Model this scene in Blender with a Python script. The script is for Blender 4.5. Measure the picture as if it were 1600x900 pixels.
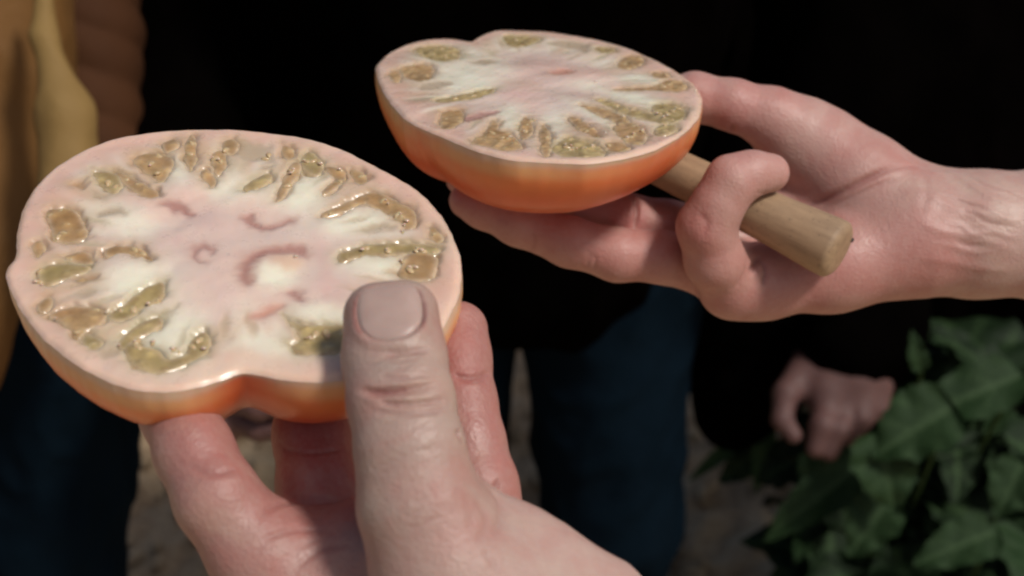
import bpy, math, random
import numpy as np
from mathutils import Vector, Matrix
from mathutils.bvhtree import BVHTree

random.seed(7); RNG = np.random.default_rng(7)
for o in list(bpy.data.objects): bpy.data.objects.remove(o)
scene = bpy.context.scene
COL = scene.collection

# ------------------------------------------------------------------ camera
PITCH = math.radians(32.0); CAMZ = 1.60; LENS = 50.0
cam_d = bpy.data.cameras.new('camera'); cam = bpy.data.objects.new('camera', cam_d); COL.objects.link(cam)
cam.location = (0, 0, CAMZ); cam.rotation_euler = (math.pi/2 - PITCH, 0, 0)
cam_d.lens = LENS; cam_d.sensor_width = 36; cam_d.clip_start = 0.02; cam_d.clip_end = 200
cam_d.dof.use_dof = True; cam_d.dof.focus_distance = 0.43; cam_d.dof.aperture_fstop = 14
scene.camera = cam
# ------------------------------------------------------------------ world and sun
SUN_EL, SUN_AZ = math.radians(56), math.radians(122)      # azimuth clockwise from +Y (view direction)
w = bpy.data.worlds.new('World'); scene.world = w; w.use_nodes = True
nt = w.node_tree; bg = nt.nodes['Background']
sky = nt.nodes.new('ShaderNodeTexSky'); sky.sky_type = 'NISHITA'; sky.sun_disc = False
sky.sun_elevation = SUN_EL; sky.sun_rotation = SUN_AZ; sky.dust_density = 4.0; sky.air_density = 1.0; sky.ozone_density = 0.6
nt.links.new(sky.outputs[0], bg.inputs[0]); bg.inputs[1].default_value = 0.055
sd = bpy.data.lights.new('sun', 'SUN'); sun = bpy.data.objects.new('sun', sd); COL.objects.link(sun)
sd.energy = 2.45; sd.angle = math.radians(9); sd.color = (1.0, 0.95, 0.88)
sdir = Vector((math.sin(SUN_AZ)*math.cos(SUN_EL), math.cos(SUN_AZ)*math.cos(SUN_EL), math.sin(SUN_EL)))
sun.rotation_euler = sdir.to_track_quat('Z', 'Y').to_euler()
vs = scene.view_settings; vs.view_transform = 'Standard'; vs.look = 'None'; vs.exposure = 0.12; vs.gamma = 1.0; vs.use_curve_mapping = False
scene.render.engine = 'CYCLES'
try: scene.cycles.filter_width = 2.2
except Exception: pass

FPX = 1600*LENS/36.0
RIGHT = np.array([1.0, 0, 0]); FWD = np.array([0, math.cos(PITCH), -math.sin(PITCH)]); UP = np.array([0, math.sin(PITCH), math.cos(PITCH)])
CAM = np.array([0, 0, CAMZ])
def at(px, py, d):
    return CAM + d*(FWD + RIGHT*(px-800)/FPX + UP*(450-py)/FPX)
def toworld(v): return v[0]*RIGHT + v[1]*UP - v[2]*FWD
def nrm(v): v = np.asarray(v, float); return v/np.linalg.norm(v)

# ------------------------------------------------------------------ object helpers
def empty(name, loc):
    o = bpy.data.objects.new(name, None); COL.objects.link(o); o.location = loc; o.empty_display_size = 0.02; return o
def tag(o, label=None, cat=None, group=None, kind=None):
    if label: o['label'] = label
    if cat: o['category'] = cat
    if group: o['group'] = group
    if kind: o['kind'] = kind
    return o
def mesh_obj(name, verts, faces, mat, parent=None, cols=None, smooth=True, origin=None):
    me = bpy.data.meshes.new(name)
    verts = np.asarray(verts, np.float32)
    base = np.zeros(3)
    if parent is not None: base = np.array(parent.matrix_basis.translation)
    if parent is not None and parent.parent is not None: base = base + np.array(parent.parent.matrix_basis.translation)
    if origin is not None: o_loc = np.asarray(origin) - base; verts = verts - np.asarray(origin, np.float32)
    else: o_loc = np.zeros(3); verts = verts - base.astype(np.float32)
    faces = np.asarray(faces, np.int32)
    k = faces.shape[1]
    me.vertices.add(len(verts)); me.vertices.foreach_set('co', verts.ravel())
    me.loops.add(faces.size); me.loops.foreach_set('vertex_index', faces.ravel())
    me.polygons.add(len(faces)); me.polygons.foreach_set('loop_start', np.arange(0, faces.size, k, dtype=np.int32))
    me.polygons.foreach_set('use_smooth', np.full(len(faces), smooth))
    me.update(calc_edges=True); me.validate()
    if cols is not None:
        a = me.attributes.new('Col', 'FLOAT_COLOR', 'POINT')
        c = np.ones((len(verts), 4), np.float32); c[:, :cols.shape[1]] = cols
        a.data.foreach_set('color', c.ravel())
    if mat: me.materials.append(mat)
    o = bpy.data.objects.new(name, me); COL.objects.link(o); o.location = o_loc
    if parent is not None: o.parent = parent
    return o
def srgb(r, g, b):
    f = lambda c: (c/255/12.92) if c/255 <= 0.04045 else ((c/255+0.055)/1.055)**2.4
    return np.array([f(r), f(g), f(b)])

# ------------------------------------------------------------------ materials
def new_mat(name):
    m = bpy.data.materials.new(name); m.use_nodes = True
    return m, m.node_tree, m.node_tree.nodes['Principled BSDF']
def noise(nt, scale, detail=4, rough=0.6, coord=None, dist=0.0):
    n = nt.nodes.new('ShaderNodeTexNoise'); n.inputs['Scale'].default_value = scale; n.inputs['Detail'].default_value = detail
    n.inputs['Roughness'].default_value = rough; n.inputs['Distortion'].default_value = dist
    if coord: nt.links.new(coord, n.inputs['Vector'])
    return n
def maprange(nt, src, a, b, c, d):
    n = nt.nodes.new('ShaderNodeMapRange'); nt.links.new(src, n.inputs[0])
    for i, v in enumerate((a, b, c, d)): n.inputs[i+1].default_value = v
    return n.outputs[0]
def bump(nt, bs, src, strength, dist, prev=None):
    b = nt.nodes.new('ShaderNodeBump'); b.inputs['Strength'].default_value = strength; b.inputs['Distance'].default_value = dist
    nt.links.new(src, b.inputs['Height'])
    if prev: nt.links.new(prev, b.inputs['Normal'])
    nt.links.new(b.outputs[0], bs.inputs['Normal']); return b.outputs[0]
def mixcol(nt, fac, a, b, mode='MIX'):
    n = nt.nodes.new('ShaderNodeMix'); n.data_type = 'RGBA'; n.blend_type = mode
    if hasattr(fac, 'links'): nt.links.new(fac, n.inputs[0])
    else: n.inputs[0].default_value = fac
    for i, v in ((6, a), (7, b)):
        if hasattr(v, 'links'): nt.links.new(v, n.inputs[i])
        else: n.inputs[i].default_value = (*v, 1)
    return n.outputs[2]
def coords(nt): return nt.nodes.new('ShaderNodeTexCoord').outputs['Object']
def attr(nt):
    a = nt.nodes.new('ShaderNodeAttribute'); a.attribute_name = 'Col'; return a.outputs['Color']

def mat_skin(name, wet=0.0):
    m, nt, bs = new_mat(name); co = coords(nt)
    n1 = noise(nt, 90, 4, .6, co); n2 = noise(nt, 600, 3, .6, co)
    c = mixcol(nt, maprange(nt, n1.outputs[0], .35, .7, 0, .38), attr(nt), (.36, .13, .11))
    c = mixcol(nt, maprange(nt, n2.outputs[0], .3, .7, 0, .16), c, (.52, .40, .34))
    n5 = noise(nt, 38, 3, .6, co, 1.0); c = mixcol(nt, maprange(nt, n5.outputs[0], .5, .72, 0, .40), c, (.40, .13, .11)); c = mixcol(nt, maprange(nt, n5.outputs[0], .48, .3, 0, .25), c, (.52, .40, .31))
    nt.links.new(c, bs.inputs['Base Color'])
    bs.inputs['Subsurface Weight'].default_value = .30
    bs.inputs['Subsurface Radius'].default_value = (1.0, .36, .2); bs.inputs['Subsurface Scale'].default_value = .0030
    nt.links.new(maprange(nt, n1.outputs[0], .3, .7, .46-wet, .66-wet), bs.inputs['Roughness'])
    bs.inputs['Specular IOR Level'].default_value = .5
    v = nt.nodes.new('ShaderNodeTexVoronoi'); v.inputs['Scale'].default_value = 900; nt.links.new(co, v.inputs['Vector'])
    p = bump(nt, bs, v.outputs['Distance'], .4, .0003)
    n3 = noise(nt, 260, 5, .65, co, .6); bump(nt, bs, n3.outputs[0], .35, .0008, p)
    return m
def mat_flesh():
    m, nt, bs = new_mat('tomato_flesh'); co = coords(nt)
    n1 = noise(nt, 260, 5, .65, co); n2 = noise(nt, 700, 3, .7, co)
    c = mixcol(nt, maprange(nt, n1.outputs[0], .35, .7, 0, .06), attr(nt), (.62, .42, .30))
    nt.links.new(c, bs.inputs['Base Color'])
    bs.inputs['Subsurface Weight'].default_value = .45
    bs.inputs['Subsurface Radius'].default_value = (1, .6, .35); bs.inputs['Subsurface Scale'].default_value = .0030
    bs.inputs['Coat Weight'].default_value = .55; bs.inputs['Coat Roughness'].default_value = .13; bs.inputs['Coat IOR'].default_value = 1.36
    nt.links.new(maprange(nt, n1.outputs[0], .3, .7, .22, .42), bs.inputs['Roughness'])
    bs.inputs['Specular IOR Level'].default_value = .5
    n4 = noise(nt, 75, 2, .5, co); p = bump(nt, bs, n1.outputs[0], .12, .0006); bump(nt, bs, n4.outputs[0], .45, .0025, p)
    return m
def mat_peel():
    m, nt, bs = new_mat('tomato_skin'); co = coords(nt)
    n1 = noise(nt, 70, 4, .6, co); n2 = noise(nt, 900, 2, .5, co)
    c = mixcol(nt, maprange(nt, n1.outputs[0], .35, .75, 0, .25), attr(nt), (.60, .12, .03))
    nt.links.new(c, bs.inputs['Base Color'])
    bs.inputs['Subsurface Weight'].default_value = .45
    bs.inputs['Subsurface Radius'].default_value = (1, .35, .1); bs.inputs['Subsurface Scale'].default_value = .005
    bs.inputs['Roughness'].default_value = .30; bs.inputs['Specular IOR Level'].default_value = .5
    bump(nt, bs, n2.outputs[0], .1, .0003)
    return m
def mat_gel():
    m, nt, bs = new_mat('seed_gel'); co = coords(nt)
    n1 = noise(nt, 320, 4, .6, co); n2 = noise(nt, 140, 3, .5, co)
    c = mixcol(nt, maprange(nt, n2.outputs[0], .3, .75, 0, .5), attr(nt), (.50, .37, .20)); c = mixcol(nt, maprange(nt, n1.outputs[0], .45, .72, 0, .55), c, (.22, .135, .06))
    nt.links.new(c, bs.inputs['Base Color'])
    bs.inputs['Roughness'].default_value = .16; bs.inputs['Specular IOR Level'].default_value = .55
    bs.inputs['Subsurface Weight'].default_value = .4; bs.inputs['Subsurface Radius'].default_value = (1, .6, .2)
    bs.inputs['Subsurface Scale'].default_value = .002
    bump(nt, bs, n2.outputs[0], .3, .0015)
    return m
def mat_simple(name, col, rough=.5, spec=.5, sss=0, nscale=200, col2=None, bstr=.2, bdist=.0005, detail=4):
    m, nt, bs = new_mat(name); co = coords(nt); n1 = noise(nt, nscale, detail, .6, co)
    c = mixcol(nt, maprange(nt, n1.outputs[0], .3, .7, 0, 1), col, col2 if col2 is not None else tuple(x*.8 for x in col))
    nt.links.new(c, bs.inputs['Base Color']); bs.inputs['Roughness'].default_value = rough; bs.inputs['Specular IOR Level'].default_value = spec
    if sss: bs.inputs['Subsurface Weight'].default_value = sss; bs.inputs['Subsurface Scale'].default_value = .002
    bump(nt, bs, n1.outputs[0], bstr, bdist)
    return m
def mat_cloth(name, c1, c2, rough=.85, wscale=900, sheen=0.0, spec=.15):
    m, nt, bs = new_mat(name); co = coords(nt)
    n1 = noise(nt, 6, 5, .6, co); n2 = noise(nt, wscale, 2, .7, co)
    c = mixcol(nt, maprange(nt, n1.outputs[0], .3, .7, 0, 1), c1, c2)
    nt.links.new(c, bs.inputs['Base Color']); bs.inputs['Roughness'].default_value = rough; bs.inputs['Specular IOR Level'].default_value = spec
    bs.inputs['Sheen Weight'].default_value = sheen
    p = bump(nt, bs, n2.outputs[0], .3, .001); bump(nt, bs, n1.outputs[0], .4, .02, p)
    return m

M_skin = mat_skin('skin', .06); M_flesh = mat_flesh(); M_peel = mat_peel(); M_gel = mat_gel()
M_seed = mat_simple('tomato_seed', (.60, .45, .27), .16, .6, .3, 500, (.46, .32, .16))
M_nail = mat_simple('fingernail', (.45, .32, .28), .40, .4, .3, 160, (.40, .28, .245), .08, .0003)
M_glint, _nt, _b = new_mat('wet_glint'); _b.inputs['Base Color'].default_value = (.62, .48, .36, 1); _b.inputs['Roughness'].default_value = .06; _b.inputs['Specular IOR Level'].default_value = 1.0  # pale and glossy, for the added highlight beads
_b.inputs['Coat Weight'].default_value = 1.0; _b.inputs['Coat Roughness'].default_value = .02; _b.inputs['Subsurface Weight'].default_value = .5; _b.inputs['Subsurface Scale'].default_value = .001

# ------------------------------------------------------------------ signed-distance modelling
class Field:
    def __init__(self, prims, h, margin=.012, k_in=.003, k_pal=.007):
        # prims: list of (group, a(3), b(3), ra, rb, tone)
        self.pr = prims; self.h = h
        pts = np.array([p for q in prims for p in (q[1], q[2])]); rr = np.array([r for q in prims for r in (q[3], q[4])])
        lo = (pts - rr[:, None]).min(0) - 3*h; hi = (pts + rr[:, None]).max(0) + 3*h
        n = np.ceil((hi-lo)/h).astype(int)+1; self.lo = lo; self.n = n
        ax = [lo[i] + h*np.arange(n[i]) for i in range(3)]
        BIG = .05; groups = {}
        for g, a, b, ra, rb, tone in prims:
            if g not in groups: groups[g] = np.full(n, BIG, np.float32)
            G = groups[g]; m = max(ra, rb) + margin
            i0 = [max(0, int((min(a[i], b[i])-m-lo[i])/h)) for i in range(3)]
            i1 = [min(n[i], int((max(a[i], b[i])+m-lo[i])/h)+2) for i in range(3)]
            X = (ax[0][i0[0]:i1[0]]).astype(np.float32)[:, None, None]; Y = (ax[1][i0[1]:i1[1]]).astype(np.float32)[None, :, None]; Z = (ax[2][i0[2]:i1[2]]).astype(np.float32)[None, None, :]
            ab = b-a; L = float(ab@ab)+1e-12
            t = np.clip(((X-a[0])*ab[0]+(Y-a[1])*ab[1]+(Z-a[2])*ab[2])/L, 0, 1)
            d = np.sqrt((X-a[0]-t*ab[0])**2+(Y-a[1]-t*ab[1])**2+(Z-a[2]-t*ab[2])**2) - (ra+(rb-ra)*t)
            sl = tuple(slice(i0[i], i1[i]) for i in range(3))
            k = k_pal if g == 'palm' else k_in
            G[sl] = smin(G[sl], np.minimum(d, BIG).astype(np.float32), k)
        D = groups.pop('palm') if 'palm' in groups else None
        F = None
        for g in groups.values(): F = g if F is None else smin(F, g, .0012)
        if D is None: D = F
        elif F is not None: D = smin(D, F, k_pal)
        self.D = D
    def mesh(self):
        return surface_nets(self.D, self.lo, self.h)
def smin(a, b, k):
    h = np.clip(.5+.5*(b-a)/k, 0, 1); return b*(1-h)+a*h-k*h*(1-h)
def surface_nets(D, lo, h):
    S = D < 0
    c = [S[i:D.shape[0]-1+i, j:D.shape[1]-1+j, k:D.shape[2]-1+k] for i in (0, 1) for j in (0, 1) for k in (0, 1)]
    anyi = c[0].copy(); alli = c[0].copy()
    for q in c[1:]: anyi |= q; alli &= q
    act = anyi & ~alli
    I, J, K = np.nonzero(act)
    val = {(i, j, k): D[I+i, J+j, K+k] for i in (0, 1) for j in (0, 1) for k in (0, 1)}
    acc = np.zeros((len(I), 3)); cnt = np.zeros(len(I))
    keys = list(val)
    for a in keys:
        for b in keys:
            if sum(b)-sum(a) == 1 and all(b[i] >= a[i] for i in range(3)):
                va, vb = val[a], val[b]; m = (va < 0) != (vb < 0)
                t = np.where(m, va/np.where(m, va-vb, 1), 0)
                for i in range(3): acc[:, i] += np.where(m, a[i]+t*(b[i]-a[i]), 0)
                cnt += m
    v = acc/cnt[:, None] + np.stack([I, J, K], 1)
    v = lo + h*v
    idx = np.full(act.shape, -1, np.int32); idx[I, J, K] = np.arange(len(I))
    faces = []
    for axis in range(3):
        o = [x for x in range(3) if x != axis]
        s0 = [slice(None)]*3; s1 = [slice(None)]*3
        s0[axis] = slice(0, -1); s1[axis] = slice(1, None)
        A = S[tuple(s0)]; B = S[tuple(s1)]
        E = np.argwhere(A != B)
        E = E[(E[:, o[0]] > 0) & (E[:, o[1]] > 0) & (E[:, o[0]] < D.shape[o[0]]-1) & (E[:, o[1]] < D.shape[o[1]]-1)]
        sg = A[tuple(E.T)]
        q = []
        for du, dv in ((-1, -1), (0, -1), (0, 0), (-1, 0)):
            e = E.copy(); e[:, o[0]] += du; e[:, o[1]] += dv
            q.append(idx[tuple(e.T)])
        q = np.stack(q, 1)
        flip = sg if axis != 1 else ~sg
        q[~flip] = q[~flip][:, ::-1]
        faces.append(q)
    f = np.concatenate(faces); f = f[(f >= 0).all(1)]
    return v, f
def vnormals(v, f):
    a = v[f[:, 2]]-v[f[:, 0]]; b = v[f[:, 3]]-v[f[:, 1]]; n = np.cross(a, b)
    N = np.zeros_like(v)
    for i in range(3):
        for k in range(f.shape[1]): N[:, i] += np.bincount(f[:, k], n[:, i], len(v))
    return N/np.maximum(np.linalg.norm(N, axis=1), 1e-12)[:, None]
def laplace(v, f, it=2, lam=.5):
    e = np.concatenate([f[:, [0, 1]], f[:, [1, 2]], f[:, [2, 3]], f[:, [3, 0]]])
    e = np.concatenate([e, e[:, ::-1]]); cnt = np.bincount(e[:, 0], minlength=len(v))
    for _ in range(it):
        m = np.stack([np.bincount(e[:, 0], v[e[:, 1], i], len(v)) for i in range(3)], 1)/np.maximum(cnt, 1)[:, None]
        v = v+lam*(m-v)
    return v
def bvh_of(v, f): return BVHTree.FromPolygons([tuple(p) for p in v], [tuple(int(i) for i in q) for q in f])
def pick(bvh, px, py):
    r = Vector(nrm(at(px, py, 1)-CAM)); h = bvh.ray_cast(Vector(CAM), r)
    return None if h[0] is None else np.array(h[0])
def seg_dist(P, poly):
    d = np.full(len(P), 1e9); tt = np.zeros(len(P))
    n = len(poly)-1
    for i in range(n):
        a, b = poly[i], poly[i+1]; ab = b-a; L = ab@ab+1e-15
        t = np.clip(((P-a)@ab)/L, 0, 1); q = np.linalg.norm(P-a-t[:, None]*ab, axis=1)
        m = q < d; d[m] = q[m]; tt[m] = (i+t[m])/n
    return d, tt
def densify(pts, n=14):
    pts = np.array(pts, float)
    if len(pts) < 2: return pts
    s = np.linspace(0, len(pts)-1, n); i = np.minimum(s.astype(int), len(pts)-2); t = s-i
    g = lambda j: pts[np.clip(j, 0, len(pts)-1)]
    p0, p1, p2, p3 = g(i-1), g(i), g(i+1), g(i+2); t = t[:, None]
    return .5*((2*p1)+(-p0+p2)*t+(2*p0-5*p1+4*p2-p3)*t*t+(-p0+3*p1-3*p2+p3)*t**3)
def sines(P, seed, scale, octaves=3, n=7):
    r = np.random.default_rng(seed); out = np.zeros(len(P)); amp = 1; tot = 0
    for o in range(octaves):
        for _ in range(n):
            k = r.normal(size=3)*scale*(2**o); out += amp*np.sin(P@k+r.uniform(0, 6.28)); 
        tot += amp*math.sqrt(n/2); amp *= .5
    return out/tot

def chain(g, pts, tone=0.0, lat=0.0, latdir=None):
    """pts: (px,py,depth,radius_m). returns primitives"""
    out = []
    for p, q in zip(pts[:-1], pts[1:]):
        a = at(*p[:3]); b = at(*q[:3])
        if lat:
            L = latdir*lat
            out.append((g, a-L, b-L, p[3], q[3], tone)); out.append((g, a+L, b+L, p[3], q[3], tone))
        else: out.append((g, a, b, p[3], q[3], tone))
    return out

SK_BACK = np.array([.385, .285, .24]); SK_PALM = np.array([.385, .222, .19]); SK_RED = np.array([.30, .065, .06]); SK_LIGHT = np.array([.56, .38, .335])
def skin_colours(v, prims, spots=(), gain=(1, 1, 1)):
    W = np.zeros(len(v)); T = np.zeros(len(v))
    for g, a, b, ra, rb, tone in prims:
        ab = b-a; L = ab@ab+1e-12; t = np.clip(((v-a)@ab)/L, 0, 1)
        d = np.linalg.norm(v-a-t[:, None]*ab, axis=1)-(ra+(rb-ra)*t); w_ = np.exp(-np.maximum(d, -.002)/.0025)
        W += w_; T += w_*tone
    t = np.clip(T/np.maximum(W, 1e-9), -1, 2)[:, None]
    c = np.where(t < 0, SK_BACK+(SK_LIGHT-SK_BACK)*(-t), SK_BACK+(SK_PALM-SK_BACK)*t)
    c = np.where(t < 1, c, SK_PALM+(SK_RED-SK_PALM)*(t-1))
    for p, r, amt in spots:
        wgt = (amt*np.exp(-(np.linalg.norm(v-p, axis=1)/r)**2))[:, None]; c = c*(1-wgt)+SK_RED*wgt
    return c*np.array(gain)
def apply_lines(v, N, cols, bvh, lines, tol=.012):
    """lines: (pixels, width_mm, depth_mm[, tint]) positive depth = groove"""
    disp = np.zeros(len(v))
    for ln in lines:
        px, wd, dp = ln[0], ln[1]*.95e-3, ln[2]*1.3e-3; tint = ln[3] if len(ln) > 3 else .5
        pts = [pick(bvh, x, y) for x, y in densify(px, max(6, len(px)*4))]
        pts = [p for p in pts if p is not None]
        if len(pts) < 2: continue
        keep = [pts[0]]
        for p in pts[1:]:
            if np.linalg.norm(p-keep[-1]) < tol: keep.append(p)
        if len(keep) < 2: continue
        poly = np.array(keep); lo = poly.min(0)-4*wd; hi = poly.max(0)+4*wd
        m = np.nonzero(((v > lo) & (v < hi)).all(1))[0]
        if not len(m): continue
        d, t = seg_dist(v[m], poly)
        fade = np.clip(np.minimum(t, 1-t)*3.2, 0, 1); fade = fade*fade*(3-2*fade)
        g = np.exp(-(d/wd)**2)*fade
        disp[m] -= dp*g
        if dp > 0: disp[m] += .12*dp*np.exp(-((d-2.0*wd)/wd)**2)*fade
        cols[m] = cols[m]*(1-(g*tint*.7)[:, None])+SK_RED*(.75)*(g*tint*.7)[:, None]
    return v+N*disp[:, None], cols

# ================================================================== TOMATO HALVES
def smooth_closed(pts, n):
    pts = np.array(pts, float); m = len(pts); s = np.linspace(0, m, n, endpoint=False); i = s.astype(int); t = (s-i)[:, None]
    g = lambda j: pts[j % m]
    p0, p1, p2, p3 = g(i-1), g(i), g(i+1), g(i+2)
    return .5*((2*p1)+(-p0+p2)*t+(2*p0-5*p1+4*p2-p3)*t*t+(-p0+3*p1-3*p2+p3)*t**3)
def poly_sdf(P, poly):
    a = poly; b = np.roll(poly, -1, 0); d2 = np.full(len(P), 1e9); ins = np.zeros(len(P), bool)
    for i in range(len(a)):
        e = b[i]-a[i]; wv = P-a[i]; t = np.clip((wv@e)/(e@e+1e-12), 0, 1); q = wv-t[:, None]*e; d2 = np.minimum(d2, (q**2).sum(1))
        c = (a[i, 1] > P[:, 1]) != (b[i, 1] > P[:, 1])
        x = a[i, 0]+(P[:, 1]-a[i, 1])*e[0]/(e[1] if abs(e[1]) > 1e-12 else 1e-12)
        ins ^= c & (P[:, 0] < x)
    d = np.sqrt(d2); return np.where(ins, -d, d)

ICO = None
def ico():
    global ICO
    if ICO is None:
        vs_, fs_ = [], []; nu, nv = 10, 6
        for j in range(nv+1):
            for i in range(nu):
                ph = math.pi*j/nv; th = 2*math.pi*i/nu; vs_.append((math.sin(ph)*math.cos(th), math.sin(ph)*math.sin(th), math.cos(ph)))
        for j in range(nv):
            for i in range(nu): fs_.append((j*nu+i, (j+1)*nu+i, (j+1)*nu+(i+1) % nu, j*nu+(i+1) % nu))
        ICO = (np.array(vs_), fs_)
    return ICO

PINK = np.array([.76, .575, .495]); CREAM = np.array([.87, .83, .67]); WALL = np.array([.72, .41, .31]); RIM = np.array([.78, .52, .38])
GEL_COL = {'b': (.39, .225, .10), 'o': (.35, .265, .11), 'g': (.50, .39, .27), 'p': (.43, .215, .175), 's': (.66, .33, .24), 'r': (.36, .20, .08)}
def tomato(name_label, centre_px, d0, ncam, outline, thick, pockets, pith, streaks, clefts, seeds, extra_bumps=(), seedn=1.0, sd=1, glints=()):
    rng = np.random.default_rng(sd)
    n = nrm(toworld(ncam)); c = at(*centre_px, d0); U = RIGHT.copy(); U = nrm(U-(U@n)*n); V = np.cross(n, U)
    def onp(px, py):
        r = at(px, py, 1)-CAM; t = ((c-CAM)@n)/(r@n); q = CAM+t*r-c; return np.array([q@U, q@V])
    F = lambda arr: np.array([onp(x, y) for x, y in arr])
    out = F(smooth_closed(outline, 240)); cen = out.mean(0)
    NT = 720; th = np.linspace(-math.pi, math.pi, NT, endpoint=False)
    rel = out-cen; a_ = np.arctan2(rel[:, 1], rel[:, 0]); r_ = np.hypot(rel[:, 0], rel[:, 1]); o_ = np.argsort(a_)
    R = np.interp(th, a_[o_], r_[o_], period=2*math.pi)
    ker = np.array([1, 2, 3, 2, 1])/9.
    for _ in range(9): R = np.convolve(np.concatenate([R[-2:], R, R[:2]]), ker, 'valid')
    R = R*(1+.0012*np.sin(th*23+1)+.0010*np.sin(th*41+.3)+.0008*np.sin(th*77))
    root = empty('tomato_half', c-n*thick)
    tag(root, name_label, 'tomato')
    def W(u, v, w_): return c + (np.asarray(u)[..., None]*U + np.asarray(v)[..., None]*V + np.asarray(w_)[..., None]*n)
    # ---- cut face
    NR = 250; s = (np.arange(1, NR+1)/NR)**.85
    Pu = cen[0]+(s[:, None]*R[None]*np.cos(th)[None]); Pv = cen[1]+(s[:, None]*R[None]*np.sin(th)[None])
    P = np.stack([Pu.ravel(), Pv.ravel()], 1); edge = ((1-s)[:, None]*R[None]).ravel()
    P3 = np.concatenate([P, np.zeros((len(P), 1))], 1)
    warp = np.stack([sines(P3, 11+sd, 700, 2), sines(P3, 23+sd, 700, 2)], 1)*.00045
    Q = P+warp
    w_ = np.zeros(len(P)); col = np.tile(PINK, (len(P), 1))
    big = sines(P3, 5+sd, 110, 2)[:, None]; col = col*(1+.05*big) + (WALL-PINK)*np.clip(.25*big, -.1, .3)
    def blob(x, y, rx, ry, ang=0):
        q = onp(x, y); ex = onp(x+rx*math.cos(ang), y+rx*math.sin(ang))-q; ey = onp(x-ry*math.sin(ang), y+ry*math.cos(ang))-q
        Minv = np.linalg.inv(np.stack([ex, ey], 1)); z = (Q-q)@Minv.T; return (z**2).sum(1)
    th_ = np.arctan2(P[:, 1]-cen[1], P[:, 0]-cen[0]); fr = np.repeat(s, NT)
    ann = np.exp(-((fr-.74)/.17)**4); ang_n = np.sin(th_*17+2*np.sin(th_*3+sd))+.7*np.sin(th_*29+1.5*np.sin(th_*5)+fr*4)+.5*np.sin(th_*53+fr*6)
    g = (ann*np.clip(.50+.34*ang_n, 0, .9))[:, None]; col = col*(1-g)+np.array([.64, .42, .29])*g
    g = (ann*np.clip(-.30*ang_n-.1, 0, .55))[:, None]; col = col*(1-g)+CREAM*g
    for x, y, rx, ry, ang, amt in pith:
        g = min(1, amt*1.15)*np.exp(-np.power(blob(x, y, rx*1.12, ry*1.15, ang), 1.3)*.8); g = np.clip(g*(1+.14*sines(P3, int(x)+sd, 260, 2)), 0, 1)[:, None]
        col = col*(1-g)+CREAM*g
    for x, y, rx, ry, ang, amt, cc in streaks:
        g = np.clip(amt*np.exp(-blob(x, y, rx, ry, ang)), 0, 1)[:, None]; col = col*(1-g)+np.array(cc)*g
    # fibrous radial texture
    TH = np.arctan2(P[:, 1]-cen[1], P[:, 0]-cen[0]); rad = np.hypot(P[:, 0]-cen[0], P[:, 1]-cen[1])
    fib = (np.sin(TH*63+3*np.sin(TH*9)+rad*300)+np.sin(TH*97+rad*170+2))*.5
    col = col*(1+(.008*fib*np.clip(rad/.02, 0, 1))[:, None])
    # wall towards rim
    g = np.exp(-(edge/.0030)**2)[:, None]*.65; col = col*(1-g)+RIM*g
    g = np.exp(-((edge-.0055)/.0042)**2)[:, None]*.48; col = col*(1-g)+WALL*g
    gels = []
    # faint chambers seen through the flesh between the open ones
    for k in range(34):
        a0 = -math.pi+2*math.pi*(k+rng.uniform(.1, .9))/34; f0 = rng.uniform(.60, .82); Rk = np.interp(a0, th, R)
        pc = cen+Rk*f0*np.array([math.cos(a0), math.sin(a0)]); er = np.array([math.cos(a0), math.sin(a0)]); et = np.array([-er[1], er[0]])
        zr = ((Q-pc)@er)/rng.uniform(.0035, .0065); zt = ((Q-pc)@et)/rng.uniform(.0008, .0017)
        g = (rng.uniform(.35, .75)*np.exp(-(zr**2+zt**2)**1.4))[:, None]; cc_ = np.array([.55, .40, .25]) if rng.random() < .6 else np.array([.52, .44, .27])
        col = col*(1-g)+cc_*g; w_ -= .00035*g[:, 0]
    for kind, poly, depth in pockets:
        pl = F(smooth_closed(poly, 44))
        if kind in 'bor': 
            _c = pl.mean(0); _r = nrm(_c-cen); _t = np.array([-_r[1], _r[0]]); _d = pl-_c; pl = _c+np.outer(_d@_r, _r)*1.34+np.outer(_d@_t, _t)*1.12
        lo = pl.min(0)-.004; hi = pl.max(0)+.004
        m = np.nonzero(((Q > lo) & (Q < hi)).all(1))[0]
        sdv = poly_sdf(Q[m], pl)
        sdv = sdv + .00022*sines(P3[m], 77, 800, 2)
        w_[m] = np.minimum(w_[m], -depth*(1e-3 if kind in 'bor' else .5e-3)/(1+np.exp(np.clip(sdv/(.00055 if kind in 'bor' else .0006), -30, 30))))
        gc = np.array(GEL_COL[kind]); soft = .00095 if kind in 'bor' else .0007
        t = (1/(1+np.exp(np.clip((sdv-.0002)/soft, -30, 30))))[:, None]*(.95 if kind in 'borg' else .95)
        t2 = np.exp(-np.clip(sdv, 0, 1)/.0026)[:, None]*(.42 if kind in 'bor' else .2)*(sdv > 0)[:, None]
        base = col[m]*(1-t2)+(gc*.5+CREAM*.5)*t2
        col[m] = base*(1-t)+gc*t
        if kind in 'bor': gels.append((kind, pl, depth))
    w_ += (.00004*sines(P3, 31+sd, 500, 2) + .00030*sines(P3, 3+sd, 120, 2))*(1-np.exp(-(edge/.002)**2))
    w_ -= .0011*np.exp(-(edge/.0009)**1.3)
    P3w = W(P[:, 0], P[:, 1], w_)
    ctr = W(np.array([cen[0]]), np.array([cen[1]]), np.array([0.0]))
    verts = np.concatenate([P3w, ctr]); cols = np.concatenate([col, PINK[None]])
    i = np.arange(NR-1)[:, None]*NT; j = np.arange(NT)[None]; j2 = (j+1) % NT
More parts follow.
